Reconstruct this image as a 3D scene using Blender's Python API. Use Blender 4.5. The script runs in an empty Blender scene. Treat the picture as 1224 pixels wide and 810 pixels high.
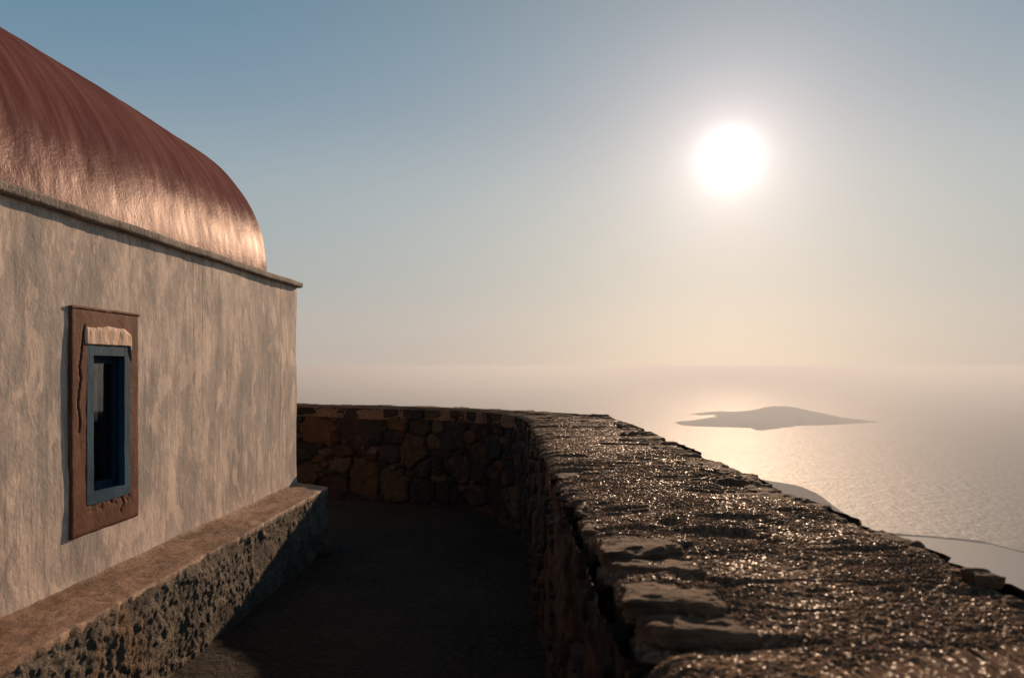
import bpy, math, random
import numpy as np
from mathutils import Vector

random.seed(7)
RNG = np.random.default_rng(7)
S = bpy.context.scene
COL = S.collection
R = math.radians

# ---------------------------------------------------------------- camera
F = 816.0                                   # focal length in pixels of the 1224 px wide photograph (24 mm)
EYE = 1.6
cam = bpy.data.cameras.new('camera')
cam.lens = 24.0
cam.sensor_width = 36.0
cam.shift_y = 33.0 / 1224.0
cam.clip_start = 0.05
cam.clip_end = 200000.0
cam.dof.use_dof = True
cam.dof.focus_distance = 5.0
cam.dof.aperture_fstop = 3.5
co = bpy.data.objects.new('camera', cam)
co.location = (0, 0, EYE)
co.rotation_euler = (R(90), 0, 0)
COL.objects.link(co)
S.camera = co

# ---------------------------------------------------------------- light
SUN = Vector((260.0, F, 248.0)).normalized()
SUN_EL = math.asin(SUN.z)
SUN_AZ = math.atan2(SUN.x, SUN.y)           # clockwise from +Y
sun = bpy.data.lights.new('sun', 'SUN')
sun.energy = 5.0
sun.angle = R(0.53)
sun.color = (1.0, 0.70, 0.47)
so = bpy.data.objects.new('sun', sun)
so.rotation_euler = (-SUN).to_track_quat('-Z', 'Y').to_euler()
COL.objects.link(so)

W = bpy.data.worlds.new('World')
S.world = W
W.use_nodes = True
nt = W.node_tree
nt.nodes.clear()


def wn(t, **k):
    n = nt.nodes.new(t)
    for a, b in k.items():
        setattr(n, a, b)
    return n


tc = wn('ShaderNodeTexCoord')
nrm = wn('ShaderNodeVectorMath', operation='NORMALIZE')
nt.links.new(tc.outputs['Generated'], nrm.inputs[0])
lift = wn('ShaderNodeVectorMath', operation='ADD')
lift.inputs[1].default_value = (0, 0, 0.35)
nt.links.new(nrm.outputs[0], lift.inputs[0])
nrm2 = wn('ShaderNodeVectorMath', operation='NORMALIZE')
nt.links.new(lift.outputs[0], nrm2.inputs[0])
sky = wn('ShaderNodeTexSky', sky_type='NISHITA')
nt.links.new(nrm2.outputs[0], sky.inputs[0])
sky.sun_disc = False
sky.sun_elevation = SUN_EL
sky.sun_rotation = SUN_AZ
sky.altitude = 350
sky.air_density = 1.0
sky.dust_density = 0.3
sky.ozone_density = 1.0
tint = wn('ShaderNodeMix', data_type='RGBA', blend_type='MULTIPLY')
tint.inputs[0].default_value = 1.0
tint.inputs[7].default_value = (1.0, 0.90, 0.72, 1)
nt.links.new(sky.outputs[0], tint.inputs[6])
bg = wn('ShaderNodeBackground')
bg.inputs[1].default_value = 0.05
nt.links.new(tint.outputs[2], bg.inputs[0])
# dusty lower air of the evening sky: its glow by elevation above the horizon
sepz = wn('ShaderNodeSeparateXYZ')
nt.links.new(nrm.outputs[0], sepz.inputs[0])
asn = wn('ShaderNodeMath', operation='ARCSINE')
nt.links.new(sepz.outputs[2], asn.inputs[0])
e01 = wn('ShaderNodeMath', operation='DIVIDE')
e01.inputs[1].default_value = R(45)
nt.links.new(asn.outputs[0], e01.inputs[0])
ramp = wn('ShaderNodeValToRGB')
ramp.color_ramp.interpolation = 'B_SPLINE'
stops = [(0, (.325, .225, .165)), (2, (.33, .26, .205)), (4, (.335, .285, .235)), (6, (.295, .28, .25)), (10, (.27, .30, .29)), (15, (.22, .285, .315)), (20, (.11, .195, .27)), (26, (.05, .165, .255)), (33, (.03, .10, .16)), (45, (.004, .02, .04))]
el = ramp.color_ramp.elements
while len(el) < len(stops):
    el.new(0.5)
for q, (d_, c_) in zip(el, stops):
    q.position = d_ / 45
    q.color = (*c_, 1)
nt.links.new(e01.outputs[0], ramp.inputs[0])
bg2 = wn('ShaderNodeBackground')
bg2.inputs[1].default_value = 1.0
nt.links.new(ramp.outputs[0], bg2.inputs[0])
# the aureole of dusty air round the sun: brightness falls with the angle from the sun
dot = wn('ShaderNodeVectorMath', operation='DOT_PRODUCT')
nt.links.new(nrm.outputs[0], dot.inputs[0])
dot.inputs[1].default_value = SUN
clampd = wn('ShaderNodeMath', operation='MINIMUM')
clampd.inputs[1].default_value = 0.9999999
nt.links.new(dot.outputs['Value'], clampd.inputs[0])
ac = wn('ShaderNodeMath', operation='ARCCOSINE')
nt.links.new(clampd.outputs[0], ac.inputs[0])


def aureole(width_deg, power, strength, colour):
    a = wn('ShaderNodeMath', operation='DIVIDE')
    nt.links.new(ac.outputs[0], a.inputs[0])
    a.inputs[1].default_value = R(width_deg)
    b = wn('ShaderNodeMath', operation='POWER')
    nt.links.new(a.outputs[0], b.inputs[0])
    b.inputs[1].default_value = power
    c = wn('ShaderNodeMath', operation='MULTIPLY')
    nt.links.new(b.outputs[0], c.inputs[0])
    c.inputs[1].default_value = -1
    e = wn('ShaderNodeMath', operation='EXPONENT')
    nt.links.new(c.outputs[0], e.inputs[0])
    m = wn('ShaderNodeMath', operation='MULTIPLY')
    nt.links.new(e.outputs[0], m.inputs[0])
    m.inputs[1].default_value = strength
    g = wn('ShaderNodeBackground')
    g.inputs[0].default_value = (*colour, 1)
    nt.links.new(m.outputs[0], g.inputs[1])
    return g


out = wn('ShaderNodeOutputWorld')
last = bg
for args in (None, (1.15, 1.4, 2.2, (1, 0.98, 0.96)), (2.4, 1.2, 0.34, (1, 0.98, 0.95)), (5.6, 1.0, 0.60, (1, 0.74, 0.68)), (30, 1.5, 0.21, (1, 0.57, 0.15))):
    g = bg2 if args is None else aureole(*args)
    ad = wn('ShaderNodeAddShader')
    nt.links.new(last.outputs[0], ad.inputs[0])
    nt.links.new(g.outputs[0], ad.inputs[1])
    last = ad
nt.links.new(last.outputs[0], out.inputs['Surface'])

S.view_settings.view_transform = 'Standard'
S.view_settings.look = 'None'
S.view_settings.exposure = 0.0
S.view_settings.gamma = 1.0
S.view_settings.use_curve_mapping = False
S.render.engine = 'CYCLES'
S.cycles.use_denoising = True
S.cycles.max_bounces = 6
S.cycles.volume_bounces = 0
S.cycles.sample_clamp_indirect = 6


# ---------------------------------------------------------------- numpy noise
def _hash(ix, iy, iz, seed):
    h = (ix.astype(np.int64) * 374761393 + iy.astype(np.int64) * 668265263 + iz.astype(np.int64) * 1442695041 + seed * 974634777) & 0xffffffff
    h = ((h ^ (h >> 13)) * 1274126177) & 0xffffffff
    h = ((h ^ (h >> 16)) * 2246822519) & 0xffffffff
    return (h ^ (h >> 15)) & 0xffffffff


def vnoise(x, y, z=None, seed=0):
    """smooth value noise, -1..1"""
    if z is None:
        z = np.zeros_like(x)
    ix, iy, iz = np.floor(x), np.floor(y), np.floor(z)
    fx, fy, fz = x - ix, y - iy, z - iz
    ux, uy, uz = (t * t * t * (t * (t * 6 - 15) + 10) for t in (fx, fy, fz))
    r = 0
    for a in (0, 1):
        for b in (0, 1):
            for c in (0, 1):
                h = _hash(ix + a, iy + b, iz + c, seed) / 4294967295.0
                r = r + h * (ux if a else 1 - ux) * (uy if b else 1 - uy) * (uz if c else 1 - uz)
    return r * 2 - 1


def fbm(x, y, z=None, octaves=4, seed=0, gain=0.5):
    a, t, r = 1.0, 0.0, 0
    for o in range(octaves):
        r = r + a * vnoise(x + 17.3 * o, y - 9.1 * o, None if z is None else z + 5.7 * o, seed + o)
        t += a
        a *= gain
        x, y = x * 2.03, y * 2.03
        z = None if z is None else z * 2.03
    return r / t


def grains(x, y, seed=0):
    """rounded grains of unit cell size: height 0..1 and a random value per grain"""
    ix, iy = np.floor(x), np.floor(y)
    f1 = np.full_like(x, 9.0)
    rid = np.zeros_like(x)
    for a in (-1, 0, 1):
        for b in (-1, 0, 1):
            cx, cy = ix + a, iy + b
            z0 = np.zeros_like(cx)
            h1 = _hash(cx, cy, z0, seed) / 4294967295.0
            h2 = _hash(cx, cy, z0, seed + 1) / 4294967295.0
            h3 = _hash(cx, cy, z0, seed + 2) / 4294967295.0
            d = np.hypot(x - cx - h1, y - cy - h2)
            m = d < f1
            f1 = np.where(m, d, f1)
            rid = np.where(m, h3, rid)
    return np.sqrt(np.clip(1 - (f1 / 0.75) ** 2, 0, 1)), rid


def sstep(a, b, x):
    t = np.clip((x - a) / (b - a), 0, 1)
    return t * t * (3 - 2 * t)


# ---------------------------------------------------------------- object helpers
def tag(o, label=None, cat=None, group=None, kind=None):
    if label:
        o['label'] = label
    if cat:
        o['category'] = cat
    if group:
        o['group'] = group
    if kind:
        o['kind'] = kind
    return o


def empty(name, loc=(0, 0, 0), rz=0.0):
    o = bpy.data.objects.new(name, None)
    COL.objects.link(o)
    o.location = loc
    o.rotation_euler = (0, 0, rz)
    return o


class Mesh:
    """collects pieces (vertices, faces, optional colours) that become ONE mesh object"""
    def __init__(self):
        self.v, self.f, self.c, self.n = [], [], [], 0

    def add(self, verts, faces, col=None):
        verts = np.asarray(verts, dtype=np.float64).reshape(-1, 3)
        self.v.append(verts)
        self.f += [tuple(int(i) + self.n for i in f) for f in faces] if not isinstance(faces, np.ndarray) else [tuple(f) for f in (faces + self.n).tolist()]
        self.c.append(np.tile((1.0, 1.0, 1.0), (len(verts), 1)) if col is None else np.asarray(col).reshape(-1, 3))
        self.n += len(verts)

    def grid(self, P, mask=None, flip=False, col=None):
        """P: (m, n, 3) points; mask: (m-1, n-1) faces kept"""
        m, n = P.shape[:2]
        idx = np.arange(m * n).reshape(m, n)
        q = np.stack([idx[:-1, :-1], idx[1:, :-1], idx[1:, 1:], idx[:-1, 1:]], -1)
        if flip:
            q = q[..., ::-1]
        q = q.reshape(-1, 4) if mask is None else q[mask]
        self.add(P.reshape(-1, 3), q, col)

    def box(self, x0, x1, y0, y1, z0, z1, step=None, amp=0.0, seed=0, freq=8.0):
        """box, optionally finely divided with uneven faces"""
        def lin(a, b):
            n = 1 if step is None else max(1, int(round(abs(b - a) / step)))
            return np.linspace(a, b, n + 1)
        xs, ys, zs = lin(x0, x1), lin(y0, y1), lin(z0, z1)

        def put(A, B, fn, flip):
            a, b = np.meshgrid(A, B, indexing='ij')
            P = np.stack(fn(a, b), -1)
            if amp:
                p = P * freq
                P = P + amp * np.stack([fbm(p[..., 0], p[..., 1], p[..., 2], 3, seed + k) for k in range(3)], -1)
            self.grid(P, flip=flip)
        k = np.ones_like
        put(ys, zs, lambda a, b: (k(a) * x1, a, b), False)
        put(ys, zs, lambda a, b: (k(a) * x0, a, b), True)
        put(xs, zs, lambda a, b: (a, k(a) * y1, b), True)
        put(xs, zs, lambda a, b: (a, k(a) * y0, b), False)
        put(xs, ys, lambda a, b: (a, b, k(a) * z1), False)
        put(xs, ys, lambda a, b: (a, b, k(a) * z0), True)

    def build(self, name, mat, parent=None, smooth=True, weld=True):
        me = bpy.data.meshes.new(name)
        V = np.concatenate(self.v)
        me.from_pydata(V.tolist(), [], self.f)
        at = me.color_attributes.new('tone', 'FLOAT_COLOR', 'POINT')
        C = np.ones((len(V), 4))
        C[:, :3] = np.concatenate(self.c)
        at.data.foreach_set('color', C.ravel())
        if weld and len(V) < 60000:
            import bmesh
            bm = bmesh.new()
            bm.from_mesh(me)
            bmesh.ops.remove_doubles(bm, verts=bm.verts, dist=1e-5)
            bm.to_mesh(me)
            bm.free()
        me.polygons.foreach_set('use_smooth', [smooth] * len(me.polygons))
        me.materials.append(mat)
        me.update()
        o = bpy.data.objects.new(name, me)
        COL.objects.link(o)
        if parent:
            o.parent = parent
        return o


# ---------------------------------------------------------------- material helper
class M:
    def __init__(self, name, rough=0.8, spec=0.5, base=(0.5, 0.5, 0.5)):
        self.m = bpy.data.materials.new(name)
        self.m.use_nodes = True
        self.t = self.m.node_tree
        self.p = self.t.nodes['Principled BSDF']
        self.p.inputs['Roughness'].default_value = rough
        self.p.inputs['Specular IOR Level'].default_value = spec
        self.p.inputs['Base Color'].default_value = (*base, 1)
        self.co = self.t.nodes.new('ShaderNodeTexCoord')
        self.h = None

    def node(self, t, **k):
        n = self.t.nodes.new(t)
        for a, b in k.items():
            setattr(n, a, b)
        return n

    def link(self, a, b):
        self.t.links.new(a, b)

    def noise(self, scale, stretch=(1, 1, 1), detail=5, rough=0.55, lo=0.3, hi=0.7, dist=0.0, kind='NOISE', off=(0, 0, 0)):
        mp = self.node('ShaderNodeMapping')
        mp.inputs['Scale'].default_value = stretch
        mp.inputs['Location'].default_value = off
        self.link(self.co.outputs['Object'], mp.inputs[0])
        if kind == 'NOISE':
            n = self.node('ShaderNodeTexNoise')
            n.inputs['Detail'].default_value = detail
            n.inputs['Roughness'].default_value = rough
            n.inputs['Distortion'].default_value = dist
            o = n.outputs['Fac']
        else:
            n = self.node('ShaderNodeTexVoronoi')
            o = n.outputs['Distance']
        n.inputs['Scale'].default_value = scale
        self.link(mp.outputs[0], n.inputs['Vector'])
        r = self.node('ShaderNodeMapRange')
        r.inputs[1].default_value = lo
        r.inputs[2].default_value = hi
        self.link(o, r.inputs[0])
        self.last_tex = n
        return r.outputs[0]

    def mix(self, fac, a, b, mode='MIX'):
        n = self.node('ShaderNodeMix', data_type='RGBA', blend_type=mode)
        for s, v in ((n.inputs[0], fac), (n.inputs[6], a), (n.inputs[7], b)):
            if isinstance(v, bpy.types.NodeSocket):
                self.link(v, s)
            elif isinstance(v, (tuple, list)):
                s.default_value = (*v, 1)
            else:
                s.default_value = v
        return n.outputs[2]

    def mul(self, a, b, op='MULTIPLY'):
        n = self.node('ShaderNodeMath', operation=op)
        for s, v in ((n.inputs[0], a), (n.inputs[1], b)):
            if isinstance(v, bpy.types.NodeSocket):
                self.link(v, s)
            else:
                s.default_value = v
        return n.outputs[0]

    def color(self, s):
        self.link(s, self.p.inputs['Base Color'])

    def rough(self, fac, a, b):
        r = self.node('ShaderNodeMapRange')
        r.inputs[3].default_value = a
        r.inputs[4].default_value = b
        self.link(fac, r.inputs[0])
        self.link(r.outputs[0], self.p.inputs['Roughness'])

    def bump(self, h, dist, strength=1.0):
        b = self.node('ShaderNodeBump')
        b.inputs['Distance'].default_value = dist
        b.inputs['Strength'].default_value = strength
        self.link(h, b.inputs['Height'])
        if self.h:
            self.link(self.h, b.inputs['Normal'])
        self.h = b.outputs[0]
        self.link(self.h, self.p.inputs['Normal'])

    def diffuse_gloss(self, colour, rough, weight, wide=None, sheen=(1, 0.95, 0.9)):
        """matt body under a soft Beckmann sheen"""
        d = self.node('ShaderNodeBsdfDiffuse')
        g = self.node('ShaderNodeBsdfAnisotropic', distribution='BECKMANN')
        x = self.node('ShaderNodeMixShader')
        for s_, v in ((d.inputs['Color'], colour), (g.inputs['Roughness'], rough), (x.inputs[0], weight)):
            if isinstance(v, bpy.types.NodeSocket):
                self.link(v, s_)
            else:
                s_.default_value = (*v, 1) if isinstance(v, tuple) else v
        g.inputs['Color'].default_value = (*sheen, 1)
        self.link(d.outputs[0], x.inputs[1])
        self.link(g.outputs[0], x.inputs[2])
        if self.h:
            self.link(self.h, d.inputs['Normal'])
            self.link(self.h, g.inputs['Normal'])
        if wide:
            g2 = self.node('ShaderNodeBsdfAnisotropic', distribution='BECKMANN')
            g2.inputs['Roughness'].default_value = wide[0]
            g2.inputs['Color'].default_value = (1, 0.97, 0.94, 1)
            if self.h:
                self.link(self.h, g2.inputs['Normal'])
            x2 = self.node('ShaderNodeMixShader')
            x2.inputs[0].default_value = wide[1]
            self.link(x.outputs[0], x2.inputs[1])
            self.link(g2.outputs[0], x2.inputs[2])
            x = x2
        self.t.nodes.remove(self.p)
        self.link(x.outputs[0], self.t.nodes['Material Output'].inputs[0])

    def tone(self):
        a = self.node('ShaderNodeVertexColor', layer_name='tone')
        return a.outputs[0]


# plaster of the chapel wall
m = M('weathered_plaster', rough=0.85, spec=0.25)
blotch = m.noise(4.5, (1, 1, 0.42), 12, 0.68, 0.44, 0.57, 0.2)
cloud = m.noise(1.7, (1, 1, 0.6), 6, 0.6, 0.46, 0.60, 0.5, off=(5, 2, 3))
drip = m.noise(30, (1, 1, 0.06), 8, 0.7, 0.48, 0.68)
fine = m.noise(42, (1, 1, 0.35), 6, 0.7, 0.45, 0.65)
c = m.mix(blotch, (0.47, 0.385, 0.33), (0.78, 0.615, 0.50))
c = m.mix(m.mul(cloud, 0.65), c, (0.35, 0.31, 0.285))
c = m.mix(m.mul(drip, 0.75), c, (0.215, 0.19, 0.175))
c = m.mix(m.mul(fine, 0.45), c, (0.25, 0.215, 0.19))
run = m.noise(11, (1, 1, 0.02), 4, 0.6, 0.60, 0.66, off=(3, 3, 3))
c = m.mix(m.mul(run, 0.5), c, (0.13, 0.11, 0.10))
c = m.mix(m.mul(m.noise(7, (1, 1, 0.5), 8, 0.6, 0.56, 0.60, 0.4, off=(1, 8, 2)), 0.55), c, (0.80, 0.62, 0.50))
c = m.mix(m.mul(m.noise(1.3, (1, 1, 1), 3, 0.5, 0.5, 0.75, off=(7, 1, 0)), 0.35), c, (0.60, 0.50, 0.43))
m.color(c)
m.bump(m.noise(13, (1, 1, 0.7), 8, 0.62, 0.2, 0.8, 0.2), 0.0022)
m.bump(m.noise(75, (1, 1, 0.6), 4, 0.6, 0.2, 0.8), 0.0012)
MAT_PLASTER = m.m

# painted vault
m = M('red_oxide_paint', rough=0.5, spec=0.20)
st = m.noise(5.0, (0.25, 1.6, 0.22), 7, 0.62, 0.36, 0.66)
st2 = m.noise(17, (0.12, 1.5, 0.10), 5, 0.6, 0.45, 0.70, off=(2, 5, 1))
c = m.mix(st, (0.120, 0.042, 0.037), (0.200, 0.088, 0.076))
c = m.mix(m.mul(st2, 0.30), c, (0.31, 0.165, 0.145))
c = m.mix(m.mul(m.noise(30, (0.5, 1.5, 0.4), 4, 0.6, 0.58, 0.75, off=(9, 5, 1)), 0.5), c, (0.09, 0.035, 0.03))
m.bump(m.noise(10, (0.7, 1, 0.7), 5, 0.6, 0.2, 0.8), 0.0020)
m.bump(m.noise(55, (0.8, 1, 0.8), 4, 0.55, 0.2, 0.8, 0.4), 0.0009)
rg = m.node('ShaderNodeMapRange')
rg.inputs[3].default_value = 0.35
rg.inputs[4].default_value = 0.46
m.link(m.noise(9, (0.4, 1.4, 0.3), 5, 0.6, 0.3, 0.7), rg.inputs[0])
m.diffuse_gloss(c, rg.outputs[0], 0.029, None, (1.0, 0.88, 0.84))
MAT_ROOF = m.m

m = M('grey_cornice_plaster', rough=0.9, spec=0.2)
c = m.mix(m.noise(12, (1, 0.5, 1), 5, 0.6, 0.35, 0.65), (0.20, 0.165, 0.14), (0.34, 0.28, 0.235))
m.color(m.mix(m.mul(m.noise(50, (1, 1, 1), 4, 0.6, 0.5, 0.7), 0.6), c, (0.09, 0.075, 0.065)))
m.bump(m.noise(45, (1, 1, 1), 5, 0.65, 0.2, 0.8), 0.006)
MAT_CORNICE = m.m

# plinth: screed top, rough cast face
m = M('brown_stained_screed', rough=0.75, spec=0.3)
c = m.mix(m.noise(5, (1, 0.45, 1), 7, 0.65, 0.36, 0.64), (0.135, 0.070, 0.040), (0.34, 0.21, 0.14))
c = m.mix(m.mul(m.noise(22, (1.6, 0.5, 1), 5, 0.6, 0.5, 0.72), 0.7), c, (0.10, 0.06, 0.04))
c = m.mix(m.noise(3.2, (1, 0.7, 1), 4, 0.5, 0.62, 0.72, off=(4, 2, 0)), c, (0.43, 0.32, 0.24))
m.color(c)
m.bump(m.noise(20, (1, 0.6, 1), 6, 0.65, 0.2, 0.8), 0.008)
m.bump(m.noise(110, (1, 1, 1), 4, 0.6, 0.2, 0.8), 0.0015)
MAT_SCREED = m.m

m = M('rough_cast_render', rough=0.92, spec=0.2)
c = m.mix(m.noise(10, (1, 1, 1), 5, 0.6, 0.35, 0.65), (0.085, 0.070, 0.057), (0.20, 0.162, 0.125))
c = m.mix(m.mul(m.noise(3.5, (1, 1, 0.4), 4, 0.6, 0.55, 0.7, off=(0, 4, 0)), 0.7), c, (0.20, 0.105, 0.055))
m.color(m.mix(1.0, c, m.tone(), 'MULTIPLY'))
m.bump(m.noise(60, (1, 1, 1), 5, 0.65, 0.2, 0.8), 0.010)
MAT_ROUGH = m.m

# window
m = M('brown_painted_plaster', rough=0.75, spec=0.15)
c = m.mix(m.noise(9, (1, 1, 0.4), 6, 0.6, 0.35, 0.65), (0.092, 0.031, 0.017), (0.165, 0.066, 0.037))
c = m.mix(m.mul(m.noise(45, (1, 1, 0.7), 4, 0.6, 0.55, 0.75), 0.4), c, (0.30, 0.18, 0.12))
m.color(m.mix(1.0, c, m.tone(), 'MULTIPLY'))
m.bump(m.noise(60, (1, 1, 0.6), 5, 0.6, 0.2, 0.8), 0.0012)
MAT_SURROUND = m.m

m = M('pale_pink_mortar', rough=0.85, spec=0.25)
m.color(m.mix(m.noise(40, (1, 1, 0.3), 4, 0.6, 0.4, 0.7), (0.78, 0.55, 0.41), (0.60, 0.40, 0.29)))
m.bump(m.noise(70, (1, 1, 0.4), 4, 0.6, 0.2, 0.8), 0.003)
MAT_PATCH = m.m

m = M('faded_blue_paint', rough=0.75, spec=0.15)
c = m.mix(m.noise(3.0, (1, 1, 1), 4, 0.5, 0.4, 0.6), (0.007, 0.050, 0.092), (0.022, 0.082, 0.135))
m.color(m.mix(m.mul(m.noise(60, (1, 1, 0.4), 4, 0.6, 0.60, 0.74), 0.3), c, (0.22, 0.25, 0.26)))
m.bump(m.noise(90, (1, 1, 0.25), 4, 0.6, 0.2, 0.8), 0.0012)
MAT_BLUE = m.m

m = M('shaded_blue_paint', rough=0.7, spec=0.15)  # the frame's blue, darkened to carry the shade of the recess
m.color(m.mix(m.noise(30, (1, 1, 0.4), 4, 0.6, 0.4, 0.6), (0.006, 0.020, 0.045), (0.010, 0.030, 0.060)))
MAT_BLUE_SHADED = m.m

m = M('window_glass', rough=0.03, spec=0.5, base=(0.75, 0.85, 0.9))
m.p.inputs['Transmission Weight'].default_value = 1.0
m.p.inputs['IOR'].default_value = 1.45
MAT_GLASS = m.m

m = M('cream_curtain', rough=0.95, spec=0.1)
m.color(m.mix(m.noise(30, (1, 1, 0.05), 3, 0.5, 0.4, 0.6), (0.55, 0.52, 0.45), (0.42, 0.39, 0.34)))
MAT_CURTAIN = m.m

# parapet
m = M('parapet_rubble_stone', rough=0.75, spec=0.3)
n1 = m.noise(14, (1, 1, 1), 6, 0.65, 0.3, 0.7)
c = m.mix(n1, (0.55, 0.50, 0.50), (1.35, 1.25, 1.15))
c = m.mix(1.0, c, m.tone(), 'MULTIPLY')
c = m.mix(m.mul(m.noise(6, (1, 1, 1), 4, 0.6, 0.56, 0.74, off=(3, 0, 0)), 0.35), c, (0.16, 0.075, 0.03))
m.color(c)
m.bump(m.noise(30, (1, 1, 1), 6, 0.65, 0.2, 0.8), 0.012)
MAT_RUBBLE = m.m

m = M('gravel_mortar', rough=0.5, spec=0.28)
m.p.inputs['Specular Tint'].default_value = (1.0, 0.74, 0.52, 1)
vr = m.node('ShaderNodeTexVoronoi')
vr.inputs['Scale'].default_value = 190
m.link(m.co.outputs['Object'], vr.inputs['Vector'])
sep = m.node('ShaderNodeSeparateColor')
m.link(vr.outputs['Color'], sep.inputs[0])
c = m.mix(sep.outputs[0], (0.070, 0.041, 0.026), (0.30, 0.172, 0.104))
c = m.mix(m.noise(5, (1, 1, 1), 5, 0.6, 0.35, 0.65), c, m.mix(0.6, c, (0.11, 0.072, 0.05)))
m.color(m.mix(1.0, c, m.tone(), 'MULTIPLY'))
glint = m.node('ShaderNodeMapRange')
glint.inputs[1].default_value = 0.88
glint.inputs[2].default_value = 0.93
m.link(sep.outputs[1], glint.inputs[0])
m.rough(glint.outputs[0], 0.85, 0.36)
sp = m.node('ShaderNodeMapRange')
sp.inputs[3].default_value = 0.03
sp.inputs[4].default_value = 0.32
m.link(glint.outputs[0], sp.inputs[0])
m.link(sp.outputs[0], m.p.inputs['Specular IOR Level'])
m.bump(m.noise(170, (1, 1, 1), 3, 0.6, 0.2, 0.8), 0.0030)
MAT_GRAVEL = m.m

m = M('slate_slab', rough=0.8, spec=0.12)
c = m.mix(m.noise(10, (0.6, 2.0, 3.0), 6, 0.62, 0.35, 0.65), (0.12, 0.074, 0.047), (0.36, 0.215, 0.13))
m.color(m.mix(m.mul(m.noise(45, (0.5, 2, 2), 4, 0.6, 0.5, 0.7), 0.5), c, (0.05, 0.04, 0.035)))
m.bump(m.noise(22, (0.4, 2.6, 4), 7, 0.7, 0.2, 0.8), 0.020)
m.bump(m.noise(110, (1, 1, 1), 5, 0.7, 0.2, 0.8), 0.005)
MAT_SLAB = m.m

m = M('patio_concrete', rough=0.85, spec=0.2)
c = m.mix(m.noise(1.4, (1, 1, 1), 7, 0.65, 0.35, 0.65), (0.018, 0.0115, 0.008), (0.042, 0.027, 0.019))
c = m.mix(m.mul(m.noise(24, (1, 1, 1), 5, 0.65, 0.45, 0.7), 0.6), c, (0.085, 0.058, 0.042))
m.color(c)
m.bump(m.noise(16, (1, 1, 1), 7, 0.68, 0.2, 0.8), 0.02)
MAT_FLOOR = m.m

m = M('dry_hillside', rough=1.0, spec=0.0)
m.color(m.mix(m.noise(0.02, (1, 1, 1), 8, 0.65, 0.35, 0.65), (0.055, 0.050, 0.032), (0.16, 0.12, 0.08)))
MAT_HILL = m.m
m = M('wet_dark_rock', rough=1.0, spec=0.0, base=(0.03, 0.027, 0.024))
MAT_WET = m.m

m = M('sea_water', rough=0.3, spec=0.5, base=(0.018, 0.036, 0.048))
m.bump(m.noise(0.030, (1, 0.7, 1), 4, 0.6, 0.2, 0.8), 2.0)
m.bump(m.noise(0.09, (1, 0.5, 1), 3, 0.6, 0.2, 0.8), 1.0)
rg = m.node('ShaderNodeMapRange')
rg.inputs[3].default_value = 0.36
rg.inputs[4].default_value = 0.44
m.link(m.noise(0.0012, (1, 2.5, 1), 4, 0.55, 0.35, 0.65), rg.inputs[0])
m.diffuse_gloss((0.075, 0.100, 0.112), rg.outputs[0], 0.017, (0.64, 0.15), (1, 0.92, 0.88))
MAT_SEA = m.m

m = M('calm_bay_water', rough=0.22, spec=0.5, base=(0.05, 0.075, 0.082))
m.diffuse_gloss((0.13, 0.16, 0.175), 0.25, 0.04, (0.64, 0.10))
MAT_BAY = m.m


# ---------------------------------------------------------------- sea, bay, coast, islands
SEA = -352.0
b = Mesh()
b.add([(-30000, -30000, SEA), (30000, -30000, SEA), (30000, 30000, SEA), (-30000, 30000, SEA)], [(0, 1, 2, 3)])
tag(b.build('sea', MAT_SEA), kind='structure')


def sea_at(px, py):
    Y = (EYE - SEA) * F / (py - 438.0)
    return ((px - 612.0) / F * Y, Y)


# coast by bearing (degrees clockwise from straight ahead) and distance
CT = np.array([-180, -120, -60, -20, 0, 10, 17, 19.5, 22.7, 24.1, 25.7, 27.5, 30, 36, 45, 60, 90, 130, 180.0])
CR = np.array([1500, 2300, 2600, 2500, 2420, 2400, 2350, 2301, 2200, 2080, 1850, 1690, 1540, 1280, 1080, 900, 820, 1000, 1500.0])
th = np.linspace(-180, 180, 721)
rc = np.interp(th, CT, CR)
rc = rc * (1 + 0.006 * fbm(th * 0.7, th * 0, None, 4, 3))
tt = np.concatenate([[0.0], np.geomspace(0.0015, 1.04, 110)])
TH, TT = np.meshgrid(np.radians(th), tt, indexing='ij')
RR = rc[:, None] * TT
X, Y = np.sin(TH) * RR, np.cos(TH) * RR
dx = np.maximum(0, np.maximum(X - 1.0, -9 - X))
dy = np.maximum(0, np.maximum(Y - 8.2, -9 - Y))
t0 = np.minimum(1.04, np.hypot(dx, dy) / rc[:, None])
t0 = np.where(TT > 0.9, TT, t0)
Z = np.where(t0 < 1, SEA + (352 - 0.25) * (1 - np.minimum(t0, 1)) ** 2.4, SEA - 60 * (t0 - 1))
Z = Z + fbm(X * 0.008, Y * 0.008, None, 6, 11) * 14 * sstep(0.08, 0.4, t0) * sstep(1.0, 0.7, t0)
Z = np.where(t0 < 0.985, np.maximum(Z, SEA + 1.5), Z)
b = Mesh()
b.grid(np.stack([X, Y, Z], -1), flip=True)
tag(b.build('hillside', MAT_HILL), kind='structure')


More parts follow.
